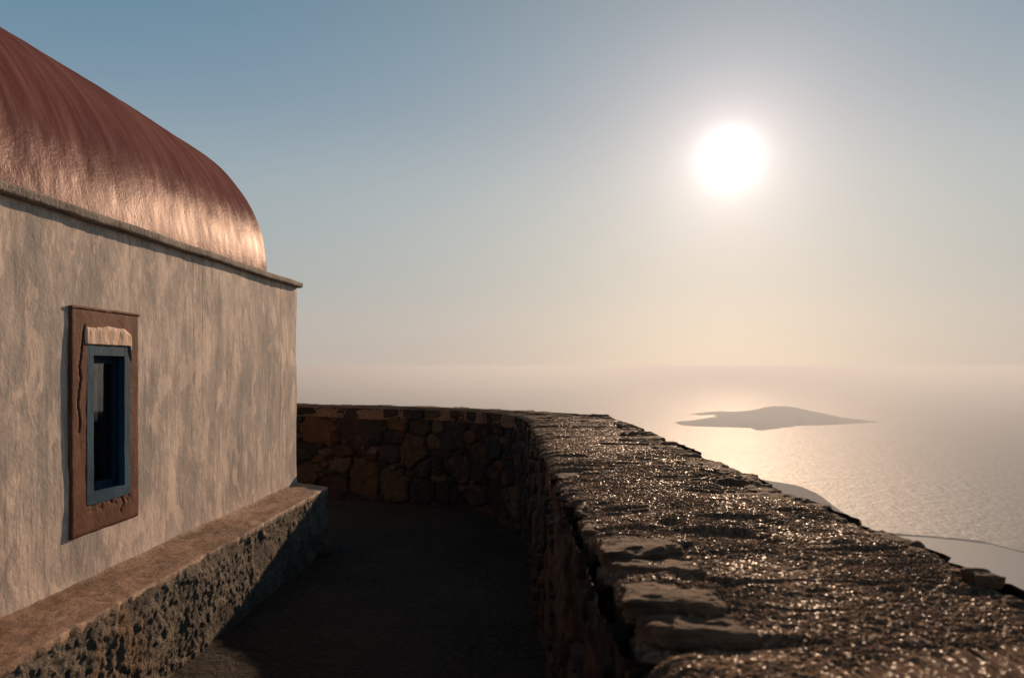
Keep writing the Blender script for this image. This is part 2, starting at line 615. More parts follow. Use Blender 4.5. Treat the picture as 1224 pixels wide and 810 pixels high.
def low_land(name, poly, hfun, step, mat=None):
    """land inside a waterline polygon, raised by hfun(x, y, distance to the shore)"""
    P = np.array(poly)
    xs = np.arange(P[:, 0].min() - 2 * step, P[:, 0].max() + 2 * step, step)
    ys = np.arange(P[:, 1].min() - 2 * step, P[:, 1].max() + 2 * step, step)
    X, Y = np.meshgrid(xs, ys, indexing='ij')
    jx, jy = X + fbm(X / 90, Y / 90, None, 4, 5) * step * 2.5, Y + fbm(X / 90, Y / 90, None, 4, 8) * step * 2.5
    inside = np.zeros(X.shape, bool)
    dist = np.full(X.shape, 1e9)
    for i in range(len(P)):
        a, c = P[i], P[(i + 1) % len(P)]
        cond = (a[1] > jy) != (c[1] > jy)
        xi = (c[0] - a[0]) * (jy - a[1]) / (c[1] - a[1] + 1e-9) + a[0]
        inside ^= cond & (jx < xi)
        e = c - a
        u = np.clip(((jx - a[0]) * e[0] + (jy - a[1]) * e[1]) / (e @ e), 0, 1)
        dist = np.minimum(dist, np.hypot(jx - a[0] - u * e[0], jy - a[1] - u * e[1]))
    sd = np.where(inside, dist, -dist)
    Z = SEA + np.where(sd > 0, hfun(X, Y, sd), np.maximum(sd * 0.1, -4))
    keep = (sd[:-1, :-1] > -3 * step)
    b = Mesh()
    b.grid(np.stack([X, Y, Z], -1), mask=keep, flip=True)
    return tag(b.build(name, mat or MAT_HILL, weld=False), kind='structure')


front = [(807, 505), (815, 508), (829, 509), (868, 510.5), (897, 511.5), (902, 513.8), (914, 514), (932, 512), (953, 508.5), (985, 508), (1020, 506), (1056, 504)]
isl = [sea_at(*p) for p in front]
isl += [sea_at(*p) for p in ((1034, 502.5), (1003, 499), (972, 495.4), (950, 493.5), (922, 493.8), (898, 494.6), (880, 493.2), (860, 492.0), (838, 493.6), (824, 495.0))]
isl += [sea_at(834, 496.0), sea_at(856, 495.6), sea_at(857.5, 499), sea_at(846, 500), sea_at(832, 501.5)]


def isl_h(X, Y, d):
    g = np.exp(-((X - 1858) / 185) ** 2 - ((Y - 4620) / 380) ** 2) * 70
    g2 = np.exp(-((X - 1600) / 170) ** 2 - ((Y - 4700) / 400) ** 2) * 12
    g3 = np.exp(-((X - 2080) / 120) ** 2 - ((Y - 4600) / 300) ** 2) * 10
    east = 1 - 0.85 * sstep(2050, 2300, X)
    base = 5 + 11 * (1 - np.exp(-d / 120)) * east
    return np.minimum(d * 0.6, 4) + (base - 4 + g + g2 + g3) * (1 - np.exp(-d / 60)) + fbm(X / 130, Y / 130, None, 6, 21) * 7 * (1 - np.exp(-d / 60))


low_land('island', isl, isl_h, 14)

# a thin spit of land runs out from the shore and shelters a calm bay
spit = [(740, 1452), (790, 1441)] + [sea_at(*p) for p in ((1084, 639.5), (1110, 641.5), (1150, 645), (1180, 648.5), (1205, 655), (1224, 660), (1260, 668), (1330, 690))]
wd = [9, 6, 3.5, 3.5, 4, 5, 6.5, 7.5, 9, 11]
wd = [q * 2.0 for q in wd]
sp = [(x, y + w) for (x, y), w in zip(spit, wd)] + [(x, y - w) for (x, y), w in list(zip(spit, wd))[::-1]]
low_land('sand_spit', sp, lambda X, Y, d: 0.4 + d * 0.35, 2.0, MAT_WET)
b = Mesh()
bay = [(x, y - w * 0.7) for (x, y), w in zip(spit, wd)]
bay = [(600, 1440)] + bay + [(1150, 900), (700, 500), (500, 500)]
b.add([(x, y, SEA + 0.3) for x, y in bay], [tuple(range(len(bay)))[::-1]])
tag(b.build('bay_water', MAT_BAY), kind='structure')

# haze
hb = Mesh()
hb.box(-30500, 30500, -30500, 30500, SEA - 8, 6.0)
haze = hb.build('haze', bpy.data.materials.new('haze_air'), smooth=False)
hm = haze.data.materials[0]
hm.use_nodes = True
hm.node_tree.nodes.clear()
pv = hm.node_tree.nodes.new('ShaderNodeVolumePrincipled')
pv.inputs['Color'].default_value = (0.52, 0.56, 0.625, 1)
pv.inputs['Density'].default_value = 1 / 3900
pv.inputs['Anisotropy'].default_value = 0.42
ho = hm.node_tree.nodes.new('ShaderNodeOutputMaterial')
hm.node_tree.links.new(pv.outputs[0], ho.inputs['Volume'])
tag(haze, 'pale evening haze over the sea', 'haze', kind='stuff')

# ---------------------------------------------------------------- parapet wall
KT = np.array([0, 1.0, 1.5, 2.6, 3.0, 3.5, 4.0, 4.6, 5.3, 6.2, 7.2, 8.6])
KI = np.array([(.30, -6), (.27, -1.5), (.2486, 1.13), (.185, 5.4), (.165, 6.15), (.09, 6.75), (-.12, 7.22), (-.55, 7.62), (-1.3, 7.97), (-2.7, 8.45), (-4.2, 8.95), (-6.4, 9.6)])
KO = np.array([(1.24, -6), (1.15, -1.5), (1.085, 1.42), (.962, 5.7), (.92, 6.85), (.62, 7.08), (.22, 7.42), (-.36, 7.93), (-1.2, 8.30), (-2.6, 8.80), (-4.1, 9.30), (-6.3, 9.95)])
TOP = 1.118


def path(K, t):
    return np.stack([np.interp(t, KT, K[:, 0]), np.interp(t, KT, K[:, 1])], -1)


def smooth_path(K, ts):
    d = 0.12
    return (path(K, ts - d) + path(K, ts - d / 2) + path(K, ts) + path(K, ts + d / 2) + path(K, ts + d)) / 5


def resample(K, step_fun):
    t = np.linspace(0, 8.6, 6000)
    p = smooth_path(K, t)
    s = np.concatenate([[0], np.cumsum(np.hypot(*np.diff(p, axis=0).T))])
    out, cur = [], 0.0
    while cur < s[-1]:
        out.append(cur)
        x, y = np.interp(cur, s, p[:, 0]), np.interp(cur, s, p[:, 1])
        cur += step_fun(x, y)
    out = np.array(out)
    return np.interp(out, s, t), out


def top_h(X, Y, edge):
    """height of the mortar top over TOP; edge = distance to the nearer edge"""
    wx, wy = X + 0.05 * fbm(X * 4, Y * 4, None, 3, 31), Y + 0.05 * fbm(X * 4, Y * 4, None, 3, 32)
    u = fbm(wx * 1.1, wy * 3.0, None, 5, 33)
    crk = 1 - np.abs(fbm(wx * 1.5, wy * 7.5, None, 3, 40)) * 14
    crk = np.clip(crk, 0, 1) * sstep(-0.1, 0.35, fbm(X * 1.7, Y * 1.7, None, 2, 44))
    step = np.floor(u * 6 + 0.7 * fbm(wx * 6, wy * 9, None, 3, 46)) / 6
    h = 0.008 * u + 0.011 * step - 0.030 * crk - 0.013 * sstep(0.25, 0.5, fbm(X * 3.1, Y * 7.5, None, 3, 47))
    h = h + 0.005 * fbm(X * 14, Y * 22, None, 4, 35)
    g, rid = grains(X / 0.0092, Y / 0.0092, 50)
    g2, rid2 = grains(X / 0.0050, Y / 0.0050, 60)
    gm = 0.55 + 0.45 * fbm(X * 5, Y * 5, None, 2, 36)
    h = h + gm * (0.0070 * g * (0.2 + rid) + 0.0045 * g2 * (0.2 + rid2))
    h = h - 0.030 * np.exp(-edge / 0.035)
    return h, rid


parapet = tag(empty('stone_parapet', (0.6, 3.0, 0)), 'thick rubble stone parapet wall with gravelly mortar top, curving round the dark patio', 'stone wall')
OFF = np.array([0.6, 3.0, 0])

# the mortar top
ts, ss = resample(KI, lambda x, y: 0.03 if y < 0.95 and x > -1 else (max(0.0022, 0.0015 * math.hypot(x, y)) if x > -0.7 else 0.03))
NW = 420
w = np.linspace(0, 1, NW)
I, O = smooth_path(KI, ts), smooth_path(KO, ts)
er = 0.024 * fbm(ss * 3.5, ss * 0, None, 4, 70) + 0.016 * np.round(vnoise(ss * 9, ss * 0 + 4, None, 71) * 2) / 2
el = 0.022 * fbm(ss * 3.5, ss * 0, None, 4, 72) + 0.020 * np.round(vnoise(ss * 8, ss * 0 + 9, None, 73) * 2) / 2
D = (O - I) / np.linalg.norm(O - I, axis=1)[:, None]
I2, O2 = I - D * (0.035 + el)[:, None], O + D * (0.02 + er)[:, None]
P2 = I2[:, None, :] * (1 - w)[None, :, None] + O2[:, None, :] * w[None, :, None]
wid = np.linalg.norm(O2 - I2, axis=1)[:, None]
edge = np.minimum(w[None, :] * wid, (1 - w)[None, :] * wid)
H, rid = top_h(P2[..., 0], P2[..., 1], edge)
tone = 0.6 + 0.75 * rid
b = Mesh()
b.grid(np.stack([P2[..., 0], P2[..., 1], TOP + H], -1) - OFF, flip=True, col=np.repeat(tone[..., None], 3, -1))
# skirt under both edges
for k, sgn in ((0, True), (NW - 1, False)):
    e0 = np.stack([P2[:, k, 0], P2[:, k, 1], TOP + H[:, k]], -1) - OFF
    e1 = e0 - np.array([0, 0, 0.10])
    b.grid(np.stack([e0, e1], 1), flip=not sgn)
mt = b.build('mortar_top', MAT_GRAVEL, parapet, weld=False)


def stone_face(seeds, S2, V2, base_depth=0.05, seed=0):
    """relief of rubble masonry: seeds = (s, v, half_s, half_v, colour)"""
    ws = S2 + 0.030 * fbm(S2 * 7, V2 * 7, None, 3, 80 + seed)
    wv = V2 + 0.022 * fbm(S2 * 7, V2 * 7, None, 3, 84 + seed)
    f1 = np.full(S2.shape, 99.0)
    f2 = np.full(S2.shape, 99.0)
    ident = np.zeros(S2.shape, int)
    for i, (s, v, a, c, _) in enumerate(seeds):
        d = (np.abs((ws - s) / a) ** 2.6 + np.abs((wv - v) / c) ** 2.6) ** (1 / 2.6)
        m1 = d < f1
        f2 = np.where(m1, f1, np.minimum(f2, d))
        ident = np.where(m1, i, ident)
        f1 = np.where(m1, d, f1)
    rnd = np.array([(_hash(np.array([i]), np.array([seed]), np.array([3]), 9)[0] / 4294967295.0) for i in range(len(seeds))])
    gap = f2 - f1
    body = sstep(0.04, 0.30, gap) * sstep(1.75, 1.15, f1)
    h = body * (base_depth * (0.55 + 0.9 * rnd[ident])) + 0.012 * body * fbm(S2 * 18, V2 * 18, None, 4, 88) + 0.008 * fbm(S2 * 30, V2 * 30, None, 3, 90)
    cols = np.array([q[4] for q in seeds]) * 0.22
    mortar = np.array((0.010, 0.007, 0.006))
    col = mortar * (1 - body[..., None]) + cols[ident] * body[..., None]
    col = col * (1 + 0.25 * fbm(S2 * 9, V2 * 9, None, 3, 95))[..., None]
    return h, np.clip(col, 0, 1)


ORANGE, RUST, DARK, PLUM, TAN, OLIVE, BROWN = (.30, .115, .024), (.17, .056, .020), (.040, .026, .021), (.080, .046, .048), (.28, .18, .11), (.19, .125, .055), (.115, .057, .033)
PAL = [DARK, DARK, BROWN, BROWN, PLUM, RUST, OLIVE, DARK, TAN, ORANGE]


def face_path(K, outward, step, z0, z1, zstep, seeds_extra, seed, zlow_col=None):
    ts, ss = resample(K, step)
    p = smooth_path(K, ts)
    tg = np.gradient(p, axis=0)
    tg /= np.linalg.norm(tg, axis=1)[:, None]
    nr = np.stack([-tg[:, 1], tg[:, 0]], -1) * outward
    vs = np.arange(z0, z1 + 1e-6, zstep)
    S2, V2 = np.meshgrid(ss, vs, indexing='ij')
    seeds = list(seeds_extra)
    r = random.Random(seed)
    # fill the rest of the face with smaller stones, thrown in where there is room
    tries = 0
    while tries < 9000:
        tries += 1
        big = tries < 2500
        a = r.uniform(0.12, 0.24) if big else r.uniform(0.045, 0.10)
        c = a * (r.uniform(0.5, 1.0) if big else r.uniform(0.35, 0.8))
        s, v = r.uniform(0, ss[-1]), r.uniform(z0, z1)
        if all(((s - q[0]) / (a + q[2])) ** 2 + ((v - q[1]) / (c + q[3])) ** 2 > (0.95 if big else 0.72) for q in seeds if abs(s - q[0]) < 0.7):
            k = r.choice(PAL)
            f = r.uniform(0.7, 1.25)
            seeds.append((s, v, a, c, tuple(x * f for x in k)))
    # relief in blocks along the run, so that each block only meets its own stones
    H = np.zeros(S2.shape)
    C = np.zeros(S2.shape + (3,))
    for i0 in range(0, len(ss), 80):
        i1 = min(len(ss), i0 + 80)
        loc = [q for q in seeds if ss[i0] - 0.9 < q[0] < ss[i1 - 1] + 0.9]
        # neighbouring blocks agree: the stone list only leaves out far ones
        h, c = stone_face(loc, S2[i0:i1], V2[i0:i1], seed=0)
        H[i0:i1], C[i0:i1] = h, c
    P = np.stack([p[:, None, 0] + nr[:, None, 0] * H, p[:, None, 1] + nr[:, None, 1] * H, V2 + 0 * H], -1)
    return P, C


# stones of the back run that the photograph shows, by the place where they stand in its face
tI = np.linspace(0, 8.6, 6000)
pI = smooth_path(KI, tI)
sI = np.concatenate([[0], np.cumsum(np.hypot(*np.diff(pI, axis=0).T))])


def on_face(u, v, hu, hv, colour):
    px, py = 340 + u / 3.68, 460 + v / 3.68
    k = (px - 612) / F
    m_ = tI > 3.4
    g = pI[m_][:, 0] - k * pI[m_][:, 1]
    i = int(np.argmin(np.abs(g)))
    X_, Y_ = pI[m_][i]
    s = sI[m_][i]
    z = EYE - (py - 438) / F * Y_
    return (s, z, hu / 3.68 / F * Y_ * 1.08, hv / 3.68 / F * Y_, colour)


known = [(145, 198, 82, 62, ORANGE), (335, 185, 100, 88, (.085, .045, .032)), (490, 232, 45, 32, PLUM), (465, 302, 45, 40, (.12, .07, .055)),
         (570, 292, 55, 72, (.20, .095, .032)), (510, 170, 45, 36, (.26, .11, .03)), (602, 185, 45, 32, BROWN), (752, 222, 65, 62, (.065, .042, .042)),
         (662, 250, 34, 30, TAN), (682, 185, 28, 26, TAN), (362, 415, 66, 88, (.22, .105, .030)), (490, 440, 70, 74, (.20, .13, .06)),
         (222, 450, 62, 62, (.13, .048, .022)), (110, 382, 58, 46, (.21, .09, .03)), (250, 345, 48, 34, (.27, .16, .07)), (185, 292, 30, 18, TAN),
         (95, 288, 60, 38, DARK), (612, 370, 40, 42, DARK), (782, 365, 62, 62, (.10, .05, .03)), (612, 465, 58, 48, DARK), (730, 470, 55, 48, DARK),
         (862, 385, 45, 45, DARK), (940, 270, 50, 60, (.04, .035, .045)), (845, 480, 52, 50, BROWN), (940, 470, 45, 50, DARK), (1010, 380, 50, 50, DARK),
         (1000, 190, 50, 60, DARK), (888, 170, 45, 50, BROWN), (215, 140, 42, 15, TAN), (100, 112, 50, 18, DARK), (190, 108, 45, 16, BROWN),
         (470, 125, 42, 18, BROWN), (580, 125, 42, 22, PLUM), (665, 125, 36, 14, (.24, .15, .08)), (832, 130, 30, 34, DARK), (270, 288, 42, 24, RUST),
         (740, 130, 46, 20, BROWN), (400, 290, 26, 22, TAN), (700, 300, 40, 20, BROWN)]
inner_seeds = [on_face(*k) for k in known]
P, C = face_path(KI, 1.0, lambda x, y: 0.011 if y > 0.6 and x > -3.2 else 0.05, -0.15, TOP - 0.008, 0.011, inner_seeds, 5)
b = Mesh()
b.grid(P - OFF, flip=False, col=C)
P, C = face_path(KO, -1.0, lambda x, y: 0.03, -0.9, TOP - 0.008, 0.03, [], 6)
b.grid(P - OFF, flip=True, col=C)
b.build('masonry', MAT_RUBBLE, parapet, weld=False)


def slab_mesh(a, c, h, seed, n=14, e=0.35):
    """flat stone: boxy superellipsoid with layered, chipped faces"""
    g = np.linspace(-1, 1, n + 1)
    U, V = np.meshgrid(g, g, indexing='ij')
    one = np.ones_like(U)
    b = Mesh()
    for ax, sg in ((0, 1), (0, -1), (1, 1), (1, -1), (2, 1), (2, -1)):
        P = [U, V]
        P.insert(ax, one * sg)
        P = np.stack(P, -1)
        q = P / (np.sum(np.abs(P) ** (2 / e), -1, keepdims=True) ** (e / 2))
        ang = np.arctan2(q[..., 1], q[..., 0])
        rad = 1 + 0.22 * vnoise(np.cos(ang) * 1.6 + seed, np.sin(ang) * 1.6, None, seed) + 0.10 * vnoise(np.cos(ang) * 4 + seed, np.sin(ang) * 4, None, seed + 5)
        x, y, z = q[..., 0] * rad * a, q[..., 1] * rad * c, q[..., 2] * h
        lay = np.round(fbm(x * 5 + seed, y * 14, None, 3, seed) * 3) / 3
        z = z + np.where(q[..., 2] > 0.2, 0.45 * h * lay + 0.30 * h * fbm(x * 25, y * 50, None, 3, seed + 2), 0)
        kx = 0.10 * fbm(z * 70 + seed, x * 6, None, 3, seed + 9)
        x, y = x * (1 + kx), y * (1 + 1.5 * kx)
        b.grid(np.stack([x, y, z], -1), flip=(ax == 1) ^ (sg < 0))
    return b


def top_at(px, py, z=TOP + 0.01):
    Y_ = (EYE - z) * F / (py - 438)
    return (px - 612) / F * Y_, Y_


# slabs seen on the near left edge and the right edge: centre in the photo's top surface, half sizes in metres
slabs = []


def from_px(x0, x1, y0, y1, thick, lift=0.006, tilt=(0, 0)):
    cx, cy = top_at((x0 + x1) / 2, (y0 + y1) / 2)
    ax = (x1 - x0) / 2 / F * cy
    ay = (top_at(0, y0)[1] - top_at(0, y1)[1]) / 2
    slabs.append((cx, cy, ax, ay, thick, lift, tilt))


from_px(714, 818, 638, 664, 0.022, 0.004, (-0.05, -0.02))
from_px(728, 832, 666, 680, 0.016, 0.000, (-0.04, 0))
from_px(747, 868, 697, 731, 0.022, 0.004, (-0.06, 0.03))
from_px(767, 893, 734, 758, 0.020, -0.002, (-0.05, 0.0))
from_px(1038, 1082, 628, 645, 0.024, -0.016)
from_px(1064, 1114, 648, 662, 0.022, -0.014)
from_px(1101, 1143, 662, 680, 0.022, -0.014, (0, 0.06))
from_px(1160, 1188, 686, 695, 0.017, 0.012)
from_px(1198, 1226, 706, 719, 0.022, -0.010)
rs = random.Random(11)
y = 2.05
while y < 6.85:                                        # right edge
    hy = rs.uniform(0.05, 0.12)
    y += hy
    xe = 1.085 - (y - 1.42) * 0.0295
    hx = rs.uniform(0.05, 0.12)
    if y > 2.0:
        slabs.append((xe - hx * rs.uniform(0.75, 0.95), y, hx, hy, rs.uniform(0.018, 0.032), rs.uniform(-0.022, -0.004), (rs.uniform(-.04, .04), rs.uniform(-.04, .04))))
    y += hy + rs.uniform(-0.02, 0.10)
y = 2.0
while y < 6.3:                                        # left edge
    hy = rs.uniform(0.04, 0.10)
    y += hy
    hx = rs.uniform(0.03, 0.07)
    slabs.append((0.24 - (y - 1.13) * 0.015 + hx * rs.uniform(0.70, 0.95), y, hx, hy, rs.uniform(0.018, 0.03), rs.uniform(-0.030, -0.016), (rs.uniform(-.05, .05), rs.uniform(-.05, .05))))
    y += hy + rs.uniform(0.0, 0.14)
for i in range(9):                                     # on the far corner and the back run
    t_ = 3.2 + i * 0.38
    q = smooth_path(KI, np.array([t_]))[0] * 0.5 + smooth_path(KO, np.array([t_]))[0] * 0.5
    slabs.append((q[0], q[1], rs.uniform(0.09, 0.17), rs.uniform(0.07, 0.12), 0.02, -0.004, (0, 0)))
for i, (cx, cy, ax, ay, th_, lift, tl) in enumerate(slabs):
    o = slab_mesh(ax, ay, th_, 100 + i).build('coping_slab', MAT_SLAB, parapet, smooth=False)
    o.location = (cx - OFF[0], cy - OFF[1], TOP - th_ * 0.55 + lift + 0.006)
    o.rotation_euler = (tl[0], tl[1], rs.uniform(-0.22, 0.22))

# ---------------------------------------------------------------- chapel: local x out of the side wall, y along it, corner at the origin
A = math.atan(0.05)
chapel = tag(empty('chapel', (-1.984, 6.275, 0), -A), 'small whitewashed stone chapel with rust red barrel vault and weathered plaster side wall', 'chapel')
L, WD = 9.0, 3.03            # length towards and past the camera, width
ZT = 2.325                   # underside of the cornice


def wall_disp(P):
    d = np.stack([fbm(P[..., 0] * 2.2, P[..., 1] * 2.2, P[..., 2] * 2.2, 4, 200 + k) for k in range(2)] + [np.zeros(P.shape[:-1])], -1) * 0.010
    d += np.stack([fbm(P[..., 0] * 11, P[..., 1] * 11, P[..., 2] * 6, 3, 210 + k) for k in range(2)] + [np.zeros(P.shape[:-1])], -1) * 0.0018
    foot = np.exp(-np.maximum(P[..., 2] - 0.53, 0) / 0.05) * 0.012
    d[..., 0] += foot
    return P + d


def axis(a, b_, step, marks=()):
    pts = sorted([a, b_, *marks])
    out_ = [pts[0]]
    for p, q in zip(pts, pts[1:]):
        out_ += list(np.linspace(p, q, max(1, int(round((q - p) / step))) + 1)[1:])
    return np.array(out_)


HY0, HY1, HZ0, HZ1 = -2.92, -2.52, 0.87, 1.75
ys = axis(-L, 0, 0.022, (HY0, HY1))
zs = axis(-0.2, ZT + 0.03, 0.022, (HZ0, HZ1))
a_, b_ = np.meshgrid(ys, zs, indexing='ij')
P = wall_disp(np.stack([0 * a_, a_, b_], -1))
yc, zc = (ys[1:] + ys[:-1]) / 2, (zs[1:] + zs[:-1]) / 2
mask = ~(((yc > HY0) & (yc < HY1))[:, None] & ((zc > HZ0) & (zc < HZ1))[None, :])
b = Mesh()
b.grid(P, mask=mask)
xs = axis(-WD, 0, 0.03)
a2, b2 = np.meshgrid(xs, zs, indexing='ij')
b.grid(wall_disp(np.stack([a2, 0 * a2, b2], -1)), flip=True)
b.grid(wall_disp(np.stack([a2, 0 * a2 - L, b2], -1)), flip=False)
yl = axis(-L, 0, 0.2)
a3, b3 = np.meshgrid(yl, zs, indexing='ij')
b.grid(wall_disp(np.stack([0 * a3 - WD, a3, b3], -1)), flip=True)
b.build('wall', MAT_PLASTER, chapel, weld=False)

# cornice: uneven slab round the wall head
def cornice_x(y):
    return 0.046 + 0.007 * fbm(y * 2.5, y * 0, None, 3, 301)


b = Mesh()
yy = axis(-L - 0.03, 0.035, 0.02)
prof = [(-0.30, 0.0), (-0.05, 0.0), (0.0, 0.0), (0.6, 0.0), (0.95, 0.004), (1.0, 0.014), (1.0, 0.034), (0.93, 0.046), (0.6, 0.050), (0.0, 0.053), (-0.15, 0.055), (-0.30, 0.056)]
rows = []
for (fx, fz) in prof:
    x = np.where(fx > 0, fx * cornice_x(yy), fx) + 0.003 * fbm(yy * 20, yy * 0 + fz * 40, None, 3, 303) * (fx > 0)
    z = ZT + fz + 0.006 * fbm(yy * 1.8, yy * 0, None, 3, 304) + 0.0025 * fbm(yy * 25, yy * 0 + fz * 60 + fx * 3, None, 3, 305)
    rows.append(np.stack([x, yy, z], -1))
Pc = np.stack(rows, 1)
b.grid(Pc, flip=False)
# its far end face and the other runs
b.add(Pc[-1], [tuple(range(len(prof)))])
b.box(-WD - 0.04, -0.29, -0.30, 0.030, ZT + 0.001, ZT + 0.054, 0.05, 0.004, 306)
b.box(-WD - 0.036, -WD + 0.28, -L, -0.31, ZT + 0.002, ZT + 0.055, 0.1, 0.004, 307)
b.build('cornice', MAT_CORNICE, chapel)

# barrel vault
RV, CX, CZ = 1.292, -0.225 - 1.292, 2.405
ny = axis(-L + 0.05, -0.075, 0.022)
na = np.linspace(math.pi, 0, 130)
YY, AA = np.meshgrid(ny, na, indexing='ij')
rr = RV + 0.010 * fbm(YY * 1.3, AA * 2.2, None, 4, 320) + 0.0035 * fbm(YY * 9, AA * 7, None, 4, 322)
rr = rr - 0.018 * np.exp(-(ny[-1] - YY) / 0.02)
b = Mesh()
ZS = 1.03 + 0.028 * np.exp(-((YY + 1.3) / 1.1) ** 2)
b.grid(np.stack([CX + rr * np.cos(AA), YY, CZ + ZS * rr * np.sin(AA)], -1), flip=True)
for end, fl in ((-1, False), (0, True)):
    edge_p = np.stack([CX + rr[end] * np.cos(na), YY[end], CZ + ZS[end] * rr[end] * np.sin(na)], -1)
    rings = [edge_p * (1 - k) + np.array([CX, YY[end][0] + (0.004 if end == -1 else -0.004), CZ]) * k for k in np.linspace(0, 1, 12)]
    b.grid(np.stack(rings, 0), flip=fl)
# low kerb where the vault meets the cornice
for sx in (0, -2 * RV - 0.0):
    side = np.linspace(0, 1, 8)
    q = []
    for k in side:
        off = 0.022 * (1 - k) ** 2
        q.append(np.stack([(CX + RV + off if sx == 0 else CX - RV - off) + 0.004 * fbm(ny * 6, ny * 0 + k, None, 3, 330), ny, ZT + 0.05 + k * 0.06 + 0 * ny], -1))
    b.grid(np.stack(q, 1), flip=(sx != 0))
b.build('vault_roof', MAT_ROOF, chapel, weld=False)

# plinth along the wall
PZ, PX = 0.531, 0.375
yp = axis(-L, -0.20, 0.0095)
yp = yp[yp > -5.2]
yp = np.concatenate([axis(-L, yp[0] - 0.01, 0.1), yp])
zp = axis(-0.12, PZ - 0.012, 0.0095)
a_, b_ = np.meshgrid(yp, zp, indexing='ij')


def rough(u, v, seed):
    big = fbm(u * 3, v * 3, None, 3, seed)
    lump = 1 - np.abs(fbm(u * 11, v * 8, None, 4, seed + 1, 0.6)) * 2.2
    g, rid = grains(u / 0.022 + 0.8 * fbm(u * 30, v * 30, None, 2, seed + 7), v / 0.026 + 0.8 * fbm(u * 30, v * 30, None, 2, seed + 8), seed + 2)
    g2, _ = grains(u / 0.012, v / 0.013, seed + 6)
    patch = sstep(-0.25, 0.15, fbm(u * 3.3, v * 3.3, None, 3, seed + 9))
    return 0.014 * big + patch * (0.008 * lump + 0.009 * g * rid + 0.005 * g2) + 0.006 * fbm(u * 55, v * 55, None, 3, seed + 4), patch


Hp, patch = rough(a_, b_, 400)
taper = sstep(PZ, PZ - 0.05, b_)
Xf = PX - 0.022 + Hp * (0.25 + 0.75 * taper) + 0.006 * fbm(a_ * 4, b_ * 0, None, 2, 410)
endk = sstep(-0.23, -0.20, a_)
Xf = Xf - endk * 0.02
b = Mesh()
P = np.stack([Xf, a_, b_], -1)
P[..., 1] += np.where(a_ > -0.3, (Xf - PX) * -0.1, 0)
b.grid(P, col=np.repeat((0.8 + 0.35 * patch)[..., None], 3, -1))
# skewed end face: from the front corner back to the wall's corner
cn, tn = P[-1], np.linspace(0, 1, 46)
end = cn[:, None, :] * (1 - tn)[None, :, None] + np.stack([0 * zp - 0.02, 0 * zp + 0.035, zp], -1)[:, None, :] * tn[None, :, None]
hh, _ = rough(end[..., 0], end[..., 2], 430)
end[..., 1] += hh * 0.8 * np.sin(np.pi * np.clip(tn, 0, 1))[None, :]
b.grid(end, flip=True)
pl = b.build('plinth', MAT_ROUGH, chapel, weld=False)
# its screed top is a piece of its own look
xq = np.linspace(0, 1, 42)
yq = yp
edge_x = PX - 0.012 + 0.010 * fbm(yq * 4, yq * 0, None, 4, 440) + 0.009 * fbm(yq * 16, yq * 0, None, 4, 441)
X2 = (xq[None, :]) * (edge_x[:, None] + 0.03) - 0.03
Y2 = yq[:, None] + 0 * X2
# let the last rows fan out to the wall's corner
k = sstep(-0.9, -0.20, Y2)
Y2 = Y2 + k * (1 - xq[None, :]) * 0.235
Z2 = PZ + 0.006 * fbm(X2 * 5, Y2 * 2, None, 4, 442) + 0.002 * fbm(X2 * 30, Y2 * 20, None, 3, 443) + 0.02 * np.exp(-np.maximum(X2, 0) / 0.02)
Z2 = Z2 - 0.006 * sstep(0.975, 1.0, xq)[None, :]
b = Mesh()
T = np.stack([X2, Y2, Z2], -1)
b.grid(T, flip=True)
b.grid(np.stack([T[:, -1], T[:, -1] + np.array([-0.004, 0, -0.03])], 1), flip=True)
b.grid(np.stack([T[-1, :], T[-1, :] + np.array([0, -0.004, -0.045])], 1), flip=False)
b.build('ledge_top', MAT_SCREED, pl)

# window ------------------------------------------------------------
WY0, WY1, WZ0, WZ1 = -2.993, -2.442, 0.765, 1.893
FY0, FY1, FZ0, FZ1 = -2.880, -2.528, 0.910, 1.712
ys = axis(WY0, WY1, 0.006, (FY0 + 0.004, FY1 - 0.004))
zs = axis(WZ0, WZ1, 0.006, (FZ0 + 0.004, FZ1 - 0.004))
a_, b_ = np.meshgrid(ys, zs, indexing='ij')
h = 0.012 + 0.0035 * fbm(a_ * 5, b_ * 3, None, 3, 500) + 0.0022 * 0.3 * fbm(a_ * 30, b_ * 18, None, 4, 502)
# crack down the left of the surround, and broken plaster under the frame
cz = np.array([1.28, 1.34, 1.40, 1.46, 1.54, 1.60, 1.70, 1.80])
cy = np.array([-2.935, -2.930, -2.945, -2.942, -2.925, -2.935, -2.918, -2.900])
line = np.interp(b_, cz, cy) + 0.004 * fbm(b_ * 40, b_ * 0, None, 3, 503)
cr = np.exp(-((a_ - line) / 0.0036) ** 2) * sstep(1.26, 1.30, b_) * sstep(1.82, 1.78, b_)
chip = sstep(0.05, 0.35, fbm(a_ * 22, b_ * 22, None, 4, 505)) * sstep(0.85, 0.89, b_) * sstep(-2.90, -2.86, a_) * sstep(-2.50, -2.56, a_) * sstep(0.915, 0.905, b_)
cr2 = np.exp(-((a_ + 2.60 + 0.02 * fbm(b_ * 30, b_ * 0, None, 2, 508)) / 0.004) ** 2) * sstep(0.93, 0.90, b_) * sstep(0.80, 0.84, b_)
h = h - 0.016 * cr - 0.005 * chip - 0.008 * cr2
dedge = np.minimum(np.minimum(a_ - WY0, WY1 - a_), np.minimum(b_ - WZ0, WZ1 - b_))
h = h - 0.006 * np.exp(-dedge / 0.005)
tone = 1 - 0.55 * np.clip(cr + chip * 0.4 + cr2, 0, 1)
yc, zc = (ys[1:] + ys[:-1]) / 2, (zs[1:] + zs[:-1]) / 2
